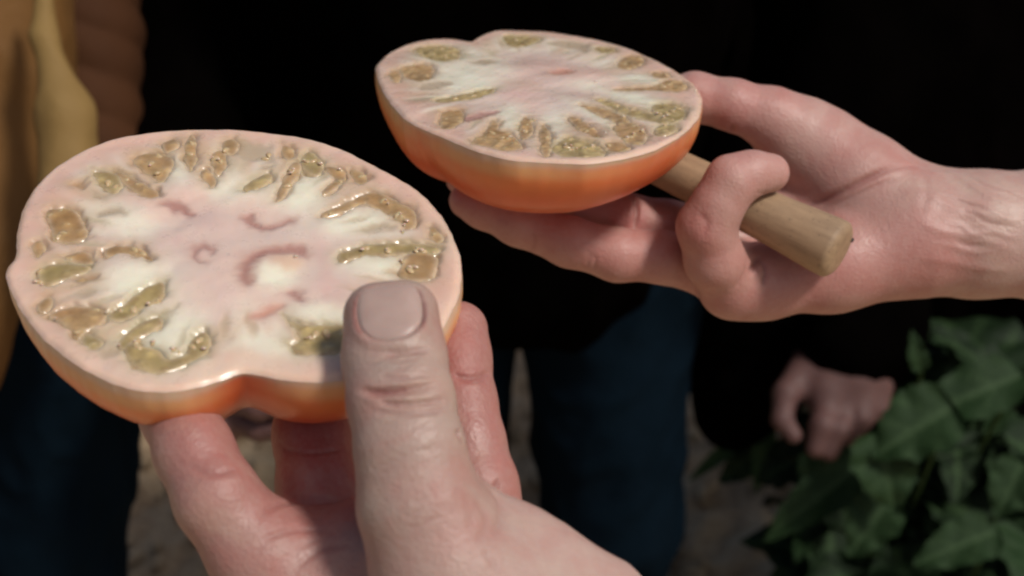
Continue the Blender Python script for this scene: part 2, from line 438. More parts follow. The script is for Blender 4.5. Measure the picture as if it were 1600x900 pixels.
    faces = np.stack([(i+j), (i+NT+j), (i+NT+j2), (i+j2)], -1).reshape(-1, 4)
    fan = np.stack([np.full(NT, len(P)), np.arange(NT), (np.arange(NT)+1) % NT, (np.arange(NT)+1) % NT], 1)
    me_f = np.concatenate([faces, fan])
    # triangle fan written as quads would be invalid: keep centre closed with a tiny inner ring of real triangles
    flesh = mesh_obj('flesh', verts[:-1], faces, M_flesh, root, np.clip(cols[:-1], 0, 1))
    k0 = np.arange(0, NT, 2)
    inner = np.concatenate([P3w[:NT], ctr]); tr = np.stack([np.full(NT, NT), np.arange(NT), (np.arange(NT)+1) % NT], 1)
    mesh_obj('flesh_core', inner, tr, M_flesh, flesh, np.concatenate([col[:NT], col[:1]]))
    # ---- peel / body
    NP = 120; ph = np.linspace(0, math.pi/2*.995, NP)
    rho = np.cos(ph)**.72*(1+.035*np.sin(2*ph)); dep = np.sin(ph)**.92
    G = np.zeros(NT)
    for cx, cy, wd, amt in clefts:
        q = onp(cx, cy)-cen; a0 = math.atan2(q[1], q[0]); dth = (th-a0+math.pi) % (2*math.pi)-math.pi; G += amt*np.exp(-(dth/wd)**2)
    Rs = R.copy()
    for _ in range(260): Rs = np.convolve(np.concatenate([Rs[-2:], Rs, Rs[:2]]), ker, 'valid')
    f_ = np.clip(ph/(math.pi/2), 0, 1)[:, None]
    RR = (R[None]*(1-f_)+Rs[None]*f_)*(1-G[None]*np.sin(ph)[:, None]**.7)*(1+.012*np.sin(th*5+1)[None]*np.sin(ph)[:, None])
    u = cen[0]+RR*rho[:, None]*np.cos(th)[None]; v = cen[1]+RR*rho[:, None]*np.sin(th)[None]
    wz = np.repeat(-.0011-(thick-.0011)*dep[:, None], NT, 1)*(1-.10*G[None]*np.sin(ph)[:, None])
    B = W(u.ravel(), v.ravel(), wz.ravel()); s_arc = (dep*thick)[:, None]+0*th[None]
    ORG = np.array([.86, .27, .085]); YEL = np.array([.83, .45, .20]); REDO = np.array([.74, .14, .05]); PALE = np.array([.74, .52, .36])
    nz = sines(B, 9+sd, 60, 3).reshape(NP, NT)
    def mixs(a, b, t): return a*(1-t[..., None])+b*t[..., None]
    sm = lambda x, a, b: np.clip((x-a)/(b-a), 0, 1)**2*(3-2*np.clip((x-a)/(b-a), 0, 1))
    z = s_arc*1000+nz*.9
    cc = mixs(PALE[None, None]*np.ones((NP, NT, 1)), YEL, sm(z, .7, 3.8)); cc = mixs(cc, ORG, sm(z, 3.8, 9.0)); cc = mixs(cc, REDO, sm(z, 8.5, 18)*.9)
    cl = np.clip(G[None]*7, 0, 1)*sm(z, .2, 2); cc = mixs(cc, REDO, np.clip(cl*.9, 0, 1))
    i = np.arange(NP-1)[:, None]*NT
    fb = np.stack([(i+j), (i+j2), (i+NT+j2), (i+NT+j)], -1).reshape(-1, 4)
    fb = fb[:, ::-1]
    last = np.arange(NT)+(NP-1)*NT
    mesh_obj('skin', B, fb, M_peel, root, cc.reshape(-1, 3))
    # ---- gel pockets and seeds
    si = ico(); seed_me = None; placed = []
    def add_seed(q, sz=1.0, wq=-.0003, an=None):
        nonlocal seed_me
        if seed_me is None:
            sv = si[0]*np.array([.00165, .00105, .00062]); sv[:, 1] *= (1-.35*(sv[:, 0]/.00165))
            seed_me = mesh_obj('seed', sv+np.array(root.location), si[1], M_seed, root); so = seed_me
        else:
            so = seed_me.copy(); COL.objects.link(so)
        an = rng.uniform(0, 6.28) if an is None else an
        X = math.cos(an)*U+math.sin(an)*V; tl = rng.normal(0, .25, 2); Zz = nrm(n+tl[0]*U+tl[1]*V); X = nrm(X-(X@Zz)*Zz); Y = np.cross(Zz, X)
        Mx = Matrix(((X[0]*sz, Y[0]*sz, Zz[0]*sz, 0), (X[1]*sz, Y[1]*sz, Zz[1]*sz, 0), (X[2]*sz, Y[2]*sz, Zz[2]*sz, 0), (0, 0, 0, 1)))
        p = c+q[0]*U+q[1]*V+wq*n-np.array(root.location)
        so.parent = root; so.matrix_local = Matrix.Translation(Vector(p)) @ Mx
        placed.append(q)
    for x, y in seeds:
        add_seed(onp(x, y), rng.uniform(.8, 1.05), -.0006)
    for kind, pl, depth in gels:
        lo = pl.min(0)-.0015; hi = pl.max(0)+.0015; hh = .00035
        gx = np.arange(lo[0], hi[0]+hh, hh); gy = np.arange(lo[1], hi[1]+hh, hh)
        GX, GY = np.meshgrid(gx, gy, indexing='ij'); q = np.stack([GX.ravel(), GY.ravel()], 1)
        sdv = poly_sdf(q, pl); q3 = np.concatenate([q, np.zeros((len(q), 1))], 1)
        hgt = -.00062+.00018*sines(q3, 41+sd, 600, 2)-.00025*np.exp(-np.clip(-sdv, 0, 1)/.0006)
        hgt = hgt-1.3*np.clip(sdv+.0001, 0, 1)
        cand = q[sdv < -.0011]
        own = [p_ for p_ in placed if poly_sdf(p_[None], pl)[0] < .0005]
        area = (sdv < 0).sum()*hh*hh; want = int(area/6.5e-6*seedn)
        rng.shuffle(cand)
        for p_ in cand:
            if len(own) >= want: break
            if all(np.linalg.norm(p_-o2) > .0026 for o2 in own) :
                add_seed(p_, rng.uniform(.75, 1.05), -.00105+rng.uniform(-.0002, .0002)); own.append(p_)
        for o2 in own:
            hgt += .0003*np.exp(-((q-o2)**2).sum(1)/(.0013**2))
        keep = (sdv < .0011).reshape(GX.shape)
        ncell = keep[:-1, :-1] & keep[1:, :-1] & keep[1:, 1:] & keep[:-1, 1:]
        I, J = np.nonzero(ncell)
        if not len(I): continue
        id_ = lambda a, b: a*len(gy)+b
        fq = np.stack([id_(I, J), id_(I+1, J), id_(I+1, J+1), id_(I, J+1)], 1)
        used, inv = np.unique(fq, return_inverse=True); fq = inv.reshape(fq.shape)
        pts = W(q[used, 0], q[used, 1], hgt[used]); gc = np.array(GEL_COL[kind])*(1+.15*sines(q3[used], 51+sd, 300, 2))[:, None]
        eb = np.exp(-(np.clip(-sdv[used], 0, 1)/.0009)**1.5)[:, None]*.75; gc = gc*(1-eb)+(np.array([.66, .52, .38]))*eb
        halo = sum(np.exp(-((q[used]-o2)**2).sum(1)/(.0015**2)) for o2 in own) if own else np.zeros(len(used))
        gc = gc+np.clip(halo, 0, 1)[:, None]*np.array([.18, .15, .08])*.8
        mesh_obj('gel_pocket', pts, fq, M_gel, root, np.clip(gc, 0, 1))
    for x, y in glints:  # pale glossy beads added to stand in for wet highlights
        q = onp(x, y)+rng.normal(0, .0004, 2); r3 = rng.uniform(.00028, .0006)
        mesh_obj('glint_bead', si[0]*np.array([r3*1.3, r3, r3*.7])+(c+q[0]*U+q[1]*V+.0001*n), si[1], M_glint, root)
    return root, c, n, U, V, onp

front_outline = [(8,425),(14,407),(25,397),(25,370),(32,332),(55,287),(90,255),(130,231),(180,213),(240,203),(300,199),(360,199),(420,204),(480,213),(530,228),(570,247),(600,263),(640,285),(675,315),(700,350),(715,385),(721,415),(718,450),(708,478),(688,512),(650,545),(600,573),(545,588),(500,592),(450,590),(412,583),(376,577),(350,588),(300,602),(250,608),(200,602),(150,583),(100,552),(60,517),(32,480),(16,450)]
fp = [
 ('b',[(52,380),(64,374),(68,386),(60,396),(52,392)],1.3),
 ('b',[(60,470),(74,462),(80,470),(72,482),(62,482)],1.2),
 ('o',[(130,520),(148,524),(158,534),(146,542),(130,534)],1.4),
 ('b',[(255,222),(272,216),(278,224),(266,232),(256,232)],1.2),
 ('b',[(440,226),(456,230),(462,240),(450,244),(440,236)],1.2),
 ('b',[(548,264),(566,268),(576,280),(562,284),(550,274)],1.3),
 ('b',[(672,352),(684,356),(690,370),(680,376),(672,364)],1.3),
 ('b',[(113,290),(122,284),(133,282),(135,290),(125,294)],1.2),
 ('o',[(150,270),(168,267),(184,272),(185,287),(172,297),(160,290),(152,282)],1.8),
 ('g',[(142,298),(160,300),(178,300),(172,308),(150,308)],.8),
 ('b',[(188,271),(205,275),(228,287),(242,293),(240,302),(225,303),(205,293),(192,282)],1.6),
 ('b',[(212,250),(230,240),(258,240),(268,250),(262,262),(248,276),(232,268),(218,260)],1.4),
 ('b',[(290,225),(300,213),(308,225),(306,242),(298,256),(290,250),(286,238)],1.3),
 ('g',[(155,330),(175,327),(192,330),(193,336),(158,338)],.7),
 ('r',[(80,332),(95,325),(115,328),(124,345),(125,365),(100,372),(84,368),(82,350)],2.4),
 ('b',[(107,397),(130,390),(140,398),(138,408),(112,405)],1.2),
 ('o',[(70,418),(95,409),(125,412),(128,420),(105,430),(80,440),(70,435)],1.8),
 ('b',[(120,434),(140,427),(148,430),(140,437),(122,438)],.9),
 ('b',[(172,390),(185,382),(205,382),(222,388),(232,400),(226,406),(212,400),(198,395),(176,398)],1.5),
 ('b',[(85,487),(110,478),(140,480),(157,490),(150,505),(135,511),(124,521),(110,508),(95,496)],2.0),
 ('g',[(122,456),(150,448),(158,453),(140,462),(122,464)],.8),
 ('o',[(180,482),(200,467),(220,452),(240,443),(248,452),(246,466),(225,476),(212,488),(190,492)],1.6),
 ('g',[(240,486),(262,483),(276,476),(270,488),(250,492)],.8),
 ('o',[(190,532),(198,518),(215,505),(240,496),(246,505),(235,515),(215,524),(204,536)],1.5),
 ('o',[(200,536),(215,536),(235,540),(250,544),(262,553),(285,550),(292,532),(305,523),(318,528),(319,546),(305,556),(280,565),(250,572),(225,566),(205,552)],2.2),
 ('g',[(160,546),(178,538),(192,543),(185,552),(165,553)],.7),
 ('b',[(314,270),(325,264),(336,276),(332,285),(322,283)],1.4),
 ('b',[(332,241),(345,236),(355,246),(350,259),(338,266),(331,255)],1.6),
 ('g',[(347,225),(365,216),(390,218),(415,226),(427,238),(422,252),(405,250),(385,248),(362,240),(350,235)],1.0),
 ('b',[(348,222),(360,216),(372,222),(366,234),(352,233)],1.3),
 ('o',[(383,286),(400,276),(420,270),(418,282),(402,290),(388,292)],1.5),
 ('g',[(410,258),(424,257),(424,263),(412,263)],.8),
 ('b',[(455,256),(465,258),(465,270),(455,285),(445,300),(436,302),(440,285),(448,266)],1.8),
 ('o',[(470,246),(480,238),(495,244),(503,255),(500,266),(488,266),(475,258)],1.7),
 ('b',[(506,262),(522,262),(538,270),(534,281),(522,292),(509,296),(510,288),(520,278),(512,270)],1.5),
 ('b',[(512,326),(530,318),(550,308),(570,303),(568,315),(545,324),(525,331),(513,332)],1.6),
 ('b',[(572,303),(592,300),(620,314),(640,326),(643,346),(632,352),(620,340),(600,326),(580,316)],1.6),
 ('g',[(560,354),(585,350),(610,350),(612,356),(565,359)],.9),
 ('o',[(548,392),(565,385),(585,380),(620,378),(655,380),(668,388),(658,396),(640,392),(600,395),(570,397),(550,405)],1.6),
 ('b',[(640,396),(660,391),(676,400),(673,420),(665,432),(645,432),(628,425),(635,410)],1.7),
 ('o',[(455,500),(480,510),(505,508),(540,508),(545,530),(540,541),(500,545),(470,547),(458,536),(472,524)],1.7),
 ('p',[(253,317),(270,314),(285,321),(300,332),(292,336),(272,328),(256,322)],1.3),
 ('p',[(378,338),(390,335),(402,344),(405,353),(392,352),(382,346)],1.4),
 ('p',[(408,353),(435,347),(452,338),(462,343),(440,352),(412,358)],.9),
 ('p',[(374,440),(372,422),(382,405),(400,392),(430,384),(460,382),(482,390),(480,399),(455,394),(430,396),(405,405),(392,420),(394,440),(384,446)],1.1),
 ('p',[(448,456),(462,455),(475,463),(472,470),(455,462)],.9),
 ('s',[(393,496),(405,483),(425,478),(438,480),(425,491),(405,499)],.8),
 ('p',[(299,398),(302,386),(316,382),(332,386),(334,397),(328,392),(316,391),(308,397),(312,406),(322,410),(314,412),(303,408)],1.0)]
fpith = [(215,440,52,30,-.1,.95),(265,515,48,34,-.4,1.0),(300,575,60,16,0,.6),(175,335,55,18,.1,.6),(215,360,40,16,.1,.45),(355,285,32,28,.2,.95),(475,295,40,32,-.2,.95),(560,345,58,18,-.1,.95),(600,412,55,20,.05,1.0),
 (425,428,36,20,0,.85),(405,545,45,25,0,.8),(510,490,50,16,.1,.8),(270,265,32,22,0,.6),(420,300,30,15,0,.5),(380,500,30,30,0,.4),(600,500,60,20,0,.5),(245,580,90,14,.05,.5),(470,570,80,12,0,.5)]
fstreak = [(330,345,60,30,.3,.25,(.66,.38,.35)),(505,400,14,55,-.15,.32,(.66,.36,.33)),(420,395,50,9,-.1,.5,(.50,.27,.22)),(388,425,14,26,.2,.55,(.47,.26,.22)),(445,405,26,12,0,.5,(.70,.43,.27)),(280,325,26,8,.45,.5,(.50,.27,.25)),(392,345,16,9,.6,.5,(.50,.25,.22)),(80,350,20,60,.2,.3,(.60,.36,.28)),(70,500,30,40,-.6,.35,(.62,.42,.32)),(520,455,30,30,0,.25,(.68,.38,.34)),(270,375,40,12,.2,.30,(.64,.36,.34)),(40,360,18,50,.2,.35,(.64,.34,.28)),(660,350,20,60,-.4,.30,(.62,.37,.28)),
 (690,430,18,40,0,.35,(.60,.36,.25)),(120,300,50,16,-.6,.22,(.64,.36,.30)),(520,245,70,10,.35,.3,(.62,.36,.28)),(455,412,18,14,.1,.4,(.74,.46,.28)),(316,398,9,7,0,.6,(.75,.48,.42)),(250,400,12,60,0,.2,(.70,.48,.44)),(420,262,50,20,.1,.25,(.58,.45,.34)),(350,480,16,70,0,.3,(.68,.47,.44))]
fseeds = [(235,254),(246,268),(168,284),(180,290),(98,362),(90,368),(62,420),(60,438),(210,388),(222,394),(246,470),(236,474),(212,532),(242,534),(215,540),(268,548),(276,546),(300,540),(312,530),(336,246),(344,250),(352,232),(414,246),(420,240),(456,264),(448,288),(478,250),(500,254),(488,250),(530,264),(598,312),(626,336),(634,342),(628,362),(622,334),(572,386),(606,388),(652,388),(660,390),(628,406),(646,416),(640,420),(484,526),(492,522),(510,520),(300,222),(296,238)]
T1 = tomato('near tomato half gripped under the upright thumb, its pale cut face full of seed pockets', (366,400), .380, (0.0,.80,.60), front_outline, .031, fp, fpith, fstreak,
            [(376,577,.16,.14),(14,407,.10,.03),(560,240,.12,.03)], fseeds, seedn=.26, sd=1, glints=[(235,256),(333,244),(338,250),(458,262),(452,270),(478,252),(500,254),(530,265),(598,312),(604,316),(628,334),(634,344),(630,352),(626,362),(572,387),(606,388),(652,389),(660,390),(628,406),(646,414),(640,418),(60,438),(64,446),(212,532),(188,538),(240,534),(168,488),(232,474),(484,528),(465,402),(84,496),(270,545),(320,545)])

rear_outline = [(587,104),(594,92),(610,79),(640,66),(680,60),(715,60),(733,66),(747,57),(768,48),(800,46),(860,49),(920,58),(970,70),(1010,85),(1050,105),(1080,125),(1095,145),(1096,163),(1088,185),(1058,212),(1016,233),(965,246),(915,252),(860,250),(800,246),(750,234),(705,216),(672,202),(640,187),(615,163),(597,135)]
rp = [
 ('g',[(655,133),(690,127),(705,131),(682,138),(660,139)],.8),
 ('g',[(735,96),(760,90),(775,94),(755,100)],.8),
 ('b',[(745,212),(757,214),(752,222),(738,220)],1.2),
 ('b',[(950,222),(972,222),(985,228),(970,234),(950,232)],1.4),
 ('o',[(1030,196),(1050,192),(1056,198),(1040,206),(1026,205)],1.4),
 ('b',[(610,112),(622,108),(626,116),(620,126),(611,122)],1.2),
 ('o',[(930,72),(955,74),(960,80),(940,80)],1.2),
 ('o',[(655,76),(690,71),(714,76),(710,87),(690,92),(665,88)],1.4),
 ('b',[(632,107),(655,99),(672,101),(672,114),(662,123),(640,121)],1.6),
 ('o',[(695,150),(720,145),(745,139),(762,138),(758,146),(735,153),(697,157)],1.8),
 ('g',[(640,153),(662,152),(662,157),(645,157)],.7),
 ('r',[(690,176),(705,172),(720,174),(722,185),(712,194),(695,193)],2.0),
 ('p',[(725,186),(745,178),(775,171),(777,176),(755,183),(730,191)],1.0),
 ('b',[(760,202),(768,191),(778,194),(780,203),(795,206),(810,218),(812,225),(790,228),(765,222),(748,219)],1.6),
 ('b',[(813,190),(822,184),(832,190),(831,203),(820,210),(812,204)],1.7),
 ('b',[(845,200),(853,198),(860,208),(862,224),(852,236),(843,224)],1.7),
 ('o',[(873,224),(890,216),(905,218),(925,222),(940,231),(935,238),(905,240),(880,238),(866,232)],1.7),
 ('b',[(893,185),(905,184),(925,196),(936,206),(925,210),(905,200)],1.4),
 ('b',[(915,165),(940,167),(965,175),(976,185),(965,189),(945,180),(925,172)],1.4),
 ('o',[(945,157),(960,157),(985,167),(1010,173),(1030,180),(1025,187),(1000,182),(975,175),(955,165)],1.4),
 ('b',[(965,198),(985,192),(1000,196),(1006,206),(1000,217),(985,220),(970,212)],1.8),
 ('o',[(1025,166),(1045,160),(1065,165),(1068,177),(1050,187),(1035,184)],1.6),
 ('r',[(972,91),(985,85),(1000,90),(1002,98),(990,104),(972,102)],1.6),
 ('b',[(977,136),(1000,134),(1020,132),(1035,123),(1055,126),(1062,134),(1050,142),(1020,140),(980,139)],1.4),
 ('b',[(1020,112),(1040,112),(1043,119),(1025,118)],1.0),
 ('g',[(858,66),(880,62),(915,66),(920,75),(912,81),(900,75),(865,70)],.9),
 ('o',[(788,57),(810,55),(840,58),(838,63),(815,69),(795,67)],1.4),
 ('s',[(858,112),(875,107),(894,110),(890,116),(870,118)],.9)]
rpith = [(725,128,50,16,.0,.95),(760,100,40,14,.2,.6),(800,185,26,18,.3,.9),(930,92,40,10,.2,.5),(1005,124,36,7,.05,.8),(990,152,55,7,.2,.95),(935,178,50,9,.45,.95),(870,190,22,18,0,.7),(920,132,26,7,0,.6),(700,110,50,14,0,.6),(830,70,80,10,0,.4),(700,88,50,10,0,.4)]
rstreak = [(850,105,60,18,.05,.40,(.66,.38,.32)),(800,148,40,6,0,.3,(.62,.33,.32)),(700,80,70,16,0,.35,(.50,.42,.27)),(640,130,40,22,0,.25,(.58,.44,.30)),(1010,105,60,9,.35,.30,(.62,.34,.24)),(1060,150,22,22,0,.35,(.62,.36,.22)),(890,150,50,8,.1,.25,(.66,.42,.38)),(725,190,40,12,-.3,.25,(.66,.36,.26)),(720,70,30,8,0,.3,(.62,.42,.36))]
rseeds = [(832,187),(820,202),(866,216),(886,228),(893,232),(912,231),(925,228),(918,212),(936,214),(948,206),(973,182),(970,192),(984,212),(990,208),(1004,203),(978,216),(1036,182),(1050,172),(1060,168),(1044,176),(1030,176),(1036,134),(1046,130),(795,214),(803,222),(770,206),(1040,115),(740,148),(712,152)]
T2 = tomato('far tomato half with deep orange side, resting on the palm-up hand beside the wooden handle', (840,152), .530, (0.0,.905,.425), rear_outline, .036, rp, rpith, rstreak,
            [(733,62,.12,.10),(655,196,.19,.085),(1030,226,.42,.11)], rseeds, seedn=.30, sd=2, glints=[(821,204),(833,186),(890,228),(896,232),(884,226),(902,233),(914,231),(926,228),(870,216),(918,212),(973,182),(986,208),(1004,203),(980,214),(1036,182),(1044,180),(1052,172),(1060,168),(847,115),(934,115),(1088,142),(926,128),(945,208),(1030,176),(796,214)])

# ================================================================== HANDS
def ellnail(v, N, cols, C, AX, SIDE, DOR, half_w, half_l):
    """recess the nail bed, raise the folds round it"""
    q = v-C; a = q@SIDE; l = q@AX; dd = q@DOR
    front = (N@DOR > .15) & (np.abs(a) < half_w*1.6) & (np.abs(l) < half_l*1.7) & (dd > -.006)
    hw = half_w*(1-.10*np.clip(-l/half_l, 0, 1)); 
    e = (np.abs(a/hw)**2.7+np.abs(np.clip(l/half_l, -2, 2))**2.7)**(1/2.7)
    dist = (e-1)*half_w
    disp = np.where(dist < 0, -.0007*np.clip(-dist/.0007, 0, 1), 0)
    fold = (.00045+.00025*np.clip(-l/half_l, 0, 1))*np.exp(-((dist-.0006)/.0012)**2)*(dist > -.0006)*np.clip(1.0-l/half_l*.9, 0, 1)
    disp = (disp+fold)*front
    g = (np.exp(-(dist/.0005)**2)*front*.8*np.clip((np.abs(a)/half_w-.75)*6, 0.12, 1)*np.clip(1.3-l/half_l*.6, .2, 1))[:, None]
    return v+N*disp[:, None], cols*(1-g)+SK_RED*.45*g
def nail_mesh(bvh, C, AX, SIDE, DOR, half_w, half_l, parent, name='fingernail'):
    nu, nv = 28, 32; V_, F_ = [], []
    for j in range(nv+1):
        for i in range(nu+1):
            s, t = -1+2*i/nu, -1+2*j/nv
            # squircle mapping
            k = 1-.13*max(0, -t)+.02*t
            a = s*half_w*k*(1-.22*abs(t)**4); l = t*half_l*(1-.14*abs(s)**3.0*(1.2 if t > 0 else 2.2))
            o = C+a*SIDE+l*AX+.03*DOR; h = bvh.ray_cast(Vector(o), Vector(-DOR))
            p = np.array(h[0]) if h[0] is not None else C+a*SIDE+l*AX
            e = max(abs(s), abs(t)); off = .00005-.0007*max(0, (e-.86)/.14)**2
            if t > .6: off += .00015*(t-.6)*2
            if t < -.55: off -= .0009*((-t-.55)/.45)**1.5
            V_.append(p+DOR*off)
    for j in range(nv):
        for i in range(nu): a = j*(nu+1)+i; F_.append((a, a+1, a+nu+2, a+nu+1))
    V_ = np.array(V_); back = V_-DOR*.0006; nvt = len(V_)
    rim = [i for i in range(nu+1)]+[(j*(nu+1)+nu) for j in range(1, nv+1)]+[nv*(nu+1)+i for i in range(nu-1, -1, -1)]+[j*(nu+1) for j in range(nv-1, 0, -1)]
    F_ = F_+[(rim[(k+1) % len(rim)], rim[k], rim[k]+nvt, rim[(k+1) % len(rim)]+nvt) for k in range(len(rim))]+[(q[3]+nvt, q[2]+nvt, q[1]+nvt, q[0]+nvt) for q in F_[:nu*nv]]
    return mesh_obj(name, np.concatenate([V_, back]), F_, M_nail, parent)

# ---- near hand
lat = nrm(RIGHT + .10*UP)
near = []
near += chain('thumb', [(611,492,.3400,.0081),(616,558,.3345,.0087)], .25, .0034, lat)
near += chain('thumb', [(616,558,.3345,.0087),(626,625,.3280,.0094)], .1, .0030, lat)
near += chain('thumb', [(626,625,.3280,.0094),(640,700,.3240,.0100),(652,780,.3230,.0108)], .1, .0022, lat)
near += chain('palm', [(655,795,.3240,.0115),(692,876,.3260,.0158),(785,975,.3300,.0197),(910,1080,.3350,.0235)], -.3)
near += chain('palm', [(730,822,.3340,.0105),(798,898,.3360,.0152),(905,980,.3400,.0192)], -.8)  # lighter tone puts sunlight on the thumb base into the skin colour
near += chain('palm', [(560,880,.3480,.0150),(650,960,.3500,.0180)], 1.3)
near += chain('palm', [(470,885,.3560,.0130),(560,960,.3560,.0200),(760,1080,.3540,.0260),(980,1200,.352,.027)], 1.25)
near += chain('palm', [(425,870,.3450,.0120),(500,980,.3480,.0190),(700,1100,.350,.0250)], 1.0)
near += chain('palm', [(560,850,.362,.0120),(700,870,.366,.0130),(760,900,.362,.0130)], .9)
near += chain('little', [(405,870,.3450,.0115),(340,780,.3430,.0101),(303,705,.3480,.0094),(278,645,.3590,.0093),(266,590,.3850,.0085),(275,560,.402,.0075)], 1.1)
near += chain('middle', [(505,870,.3600,.0105),(495,760,.3650,.0100),(487,680,.3730,.0098),(482,600,.3900,.0092),(480,545,.4150,.0080)], 1.95)  # tone reddened to carry the tomato's shadow on this finger
near += chain('index', [(765,880,.3600,.0120),(748,760,.3640,.0098),(733,690,.3680,.0090),(722,630,.3720,.0088),(716,560,.3770,.0084),(717,516,.3810,.0078)], 1.35)
FN = Field(near, .00050, k_in=.0030, k_pal=.0075)
v, f = FN.mesh(); v = laplace(v, f, 2); N = vnormals(v, f); B = bvh_of(v, f)
spots = [(at(320,680,.335), .013, .6), (at(480,660,.37), .018, .6), (at(705,560,.37), .009, .55), (at(740,640,.365), .010, .2), (at(430,780,.345), .012, .3), (at(690,800,.318), .012, .25), (at(700,520,.34), .006, .4), (at(450,830,.345),.012,.35)]  # spots on little and middle fingers paint the tomato's shadow in dark red
cols = skin_colours(v, near, spots)
def arc(pts): return pts
L = []
# thumb joint wrinkles
L += [([(596,555),(620,552),(650,549),(676,544)], .9, .55, .6), ([(600,566),(630,563),(660,558)], .7, .25, .4), ([(585,583),(620,590),(650,586),(690,578)], .7, .25, .3),
      ([(556,606),(590,612),(640,607),(696,598)], .9, .85, 1.0), ([(560,612),(590,618),(640,615),(690,610)], .7, .40, .4), ([(585,628),(620,632),(660,630),(708,621)], .8, .65, .7),
      ([(570,640),(620,646),(670,643),(704,634)], .8, .45, .4), ([(600,597),(640,592),(685,586)], .6, .3, .3)]
# web and thenar folds
L += [([(738,748),(768,768),(782,795),(776,825),(750,852)], 1.5, .32, .3), ([(724,772),(750,792),(760,818),(748,842),(728,858)], 1.3, .25, .22), ([(770,755),(800,785),(812,820),(800,855),(786,885)], 1.6, .45, .25),
      ([(708,762),(730,787),(738,815),(726,845)], 1.3, .15, .12), ([(752,860),(768,875),(770,895)], 1.0, .3, .2)]
for k in range(16):
    y0 = 545+k*6.2+random.random()*4; x0 = 565+random.random()*60; x1 = x0+25+random.random()*55
    L.append(([(x0, y0+3), ((x0+x1)/2, y0+3), (min(x1, 694), y0-2)], .45, .18, .2))
for k in range(16):
    x0 = 575+random.random()*100; y0 = 655+random.random()*170
    L.append(([(x0, y0), (x0+15, y0-4+random.random()*4), (x0+32, y0-12)], .5, .10, .12))
# finger creases
L += [([(704,584),(735,590),(768,582)], .8, .75, .8), ([(708,592),(735,597),(768,592)], .6, .35, .5), ([(712,676),(745,684),(782,676)], .9, .75, .7), ([(715,688),(750,694),(785,688)], .6, .3, .4),
      ([(286,726),(320,737),(350,738),(376,728)], 1.1, .35, .5), ([(440,775),(480,782),(520,782),(556,774)], 1.3, .8, .6),
      ([(436,700),(480,708),(545,702)], .7, .35, .4),([(395,815),(430,790),(470,786),(530,790)], 1.0, .4, .35), ([(400,850),(450,830),(530,830)], .9, .35, .3), ([(455,893),(500,860),(556,850)], .9, .35, .3)]
v, cols = apply_lines(v, N, cols, B, L)
AX = nrm(at(608,455,.343)-at(618,560,.334)); DOR = nrm(CAM-at(612,490,.33)); DOR = nrm(DOR-(DOR@AX)*AX+.05*UP); DOR = nrm(DOR-(DOR@AX)*AX); SIDE = nrm(np.cross(AX, DOR))
if SIDE@RIGHT < 0: SIDE = -SIDE
NC = pick(B, 609, 487)
v, cols = ellnail(v, N, cols, NC, AX, SIDE, DOR, .0081, .0084)
hand1 = mesh_obj('hand', v, f, M_skin, None, np.clip(cols, 0, 1), origin=at(900,1060,.335))
tag(hand1, 'near hand reaching up from below with upright thumb pressing on the cut tomato face', 'hand')
nail_mesh(B, NC, AX, SIDE, DOR, .0080, .0083, hand1)
# pale beads for wet highlights on the palm
def place_glints(bvh, parent, pxs, size):
    si = ico(); first = None
    for x, y in pxs:
        p = pick(bvh, x, y)
        if p is None: continue
        sz = size*random.uniform(.6, 1.2); dv = si[0]*np.array([1.5, 1, .55])*sz
        an = random.uniform(0, 3.14); R_ = np.array([[math.cos(an), -math.sin(an), 0], [math.sin(an), math.cos(an), 0], [0, 0, 1]]); dv = dv@R_.T
        Z = nrm(CAM-p); X = RIGHT; Y = np.cross(Z, X)
        mesh_obj('glint_bead', p+dv[:, :1]*X+dv[:, 1:2]*Y+dv[:, 2:]*Z, si[1], M_glint, parent)


# ---- far hand
far = []
far += chain('palm', [(1650,366,.560,.0255),(1520,366,.560,.0238),(1420,362,.560,.0225)], .3)
far += chain('palm', [(1660,366,.560,.0255),(1900,372,.575,.030),(2150,372,.59,.034)], .5)
far += chain('palm', [(1425,345,.562,.0225),(1338,285,.565,.0195),(1252,222,.568,.0165)], .35)
far += chain('palm', [(1420,380,.556,.0215),(1300,415,.553,.0170),(1190,440,.549,.0135),(1140,450,.545,.0105)], 1.1)
far += chain('palm', [(1400,350,.570,.0230),(1290,345,.578,.0200),(1180,360,.575,.0160),(1110,370,.568,.0120)], 1.0)
far += chain('thumb', [(1280,228,.566,.0150),(1205,184,.562,.0118),(1145,164,.560,.0098),(1085,152,.562,.0095),(1020,165,.572,.0085)], .8)
far += chain('little', [(1146,446,.546,.0112),(1116,405,.531,.0108),(1104,354,.524,.0106),(1122,320,.5205,.0093),(1144,284,.5195,.0095),(1174,271,.5210,.0079),(1203,270,.5235,.0072)], .95)
far += chain('ring', [(1130,425,.556,.0115),(1035,402,.548,.0098),(965,398,.545,.0100),(890,378,.545,.0094),(810,348,.545,.0086),(755,325,.548,.0076),(728,314,.549,.0066)], 1.15)
far += chain('middle', [(1120,370,.568,.0110),(1040,352,.562,.0098),(985,344,.560,.0098),(900,325,.565,.0092),(800,298,.572,.0082),(722,280,.578,.0066)], 1.15)
FF = Field(far, .00085, k_in=.0035, k_pal=.0080)
v, f = FF.mesh(); v = laplace(v, f, 2); N = vnormals(v, f); B2 = bvh_of(v, f)
spots = [(at(1110,470,.53), .016, .35), (at(1085,360,.515), .009, .35), (at(1150,150,.55), .014, .35), (at(1000,340,.55), .012, .5), (at(1250,450,.54), .02, .3), (at(1350,260,.54), .02, .2), (at(720,310,.54),.012,.3),(at(1450,430,.54),.02,.25)]
cols = skin_colours(v, far, spots, (1.28, 1.20, 1.22))
L = []
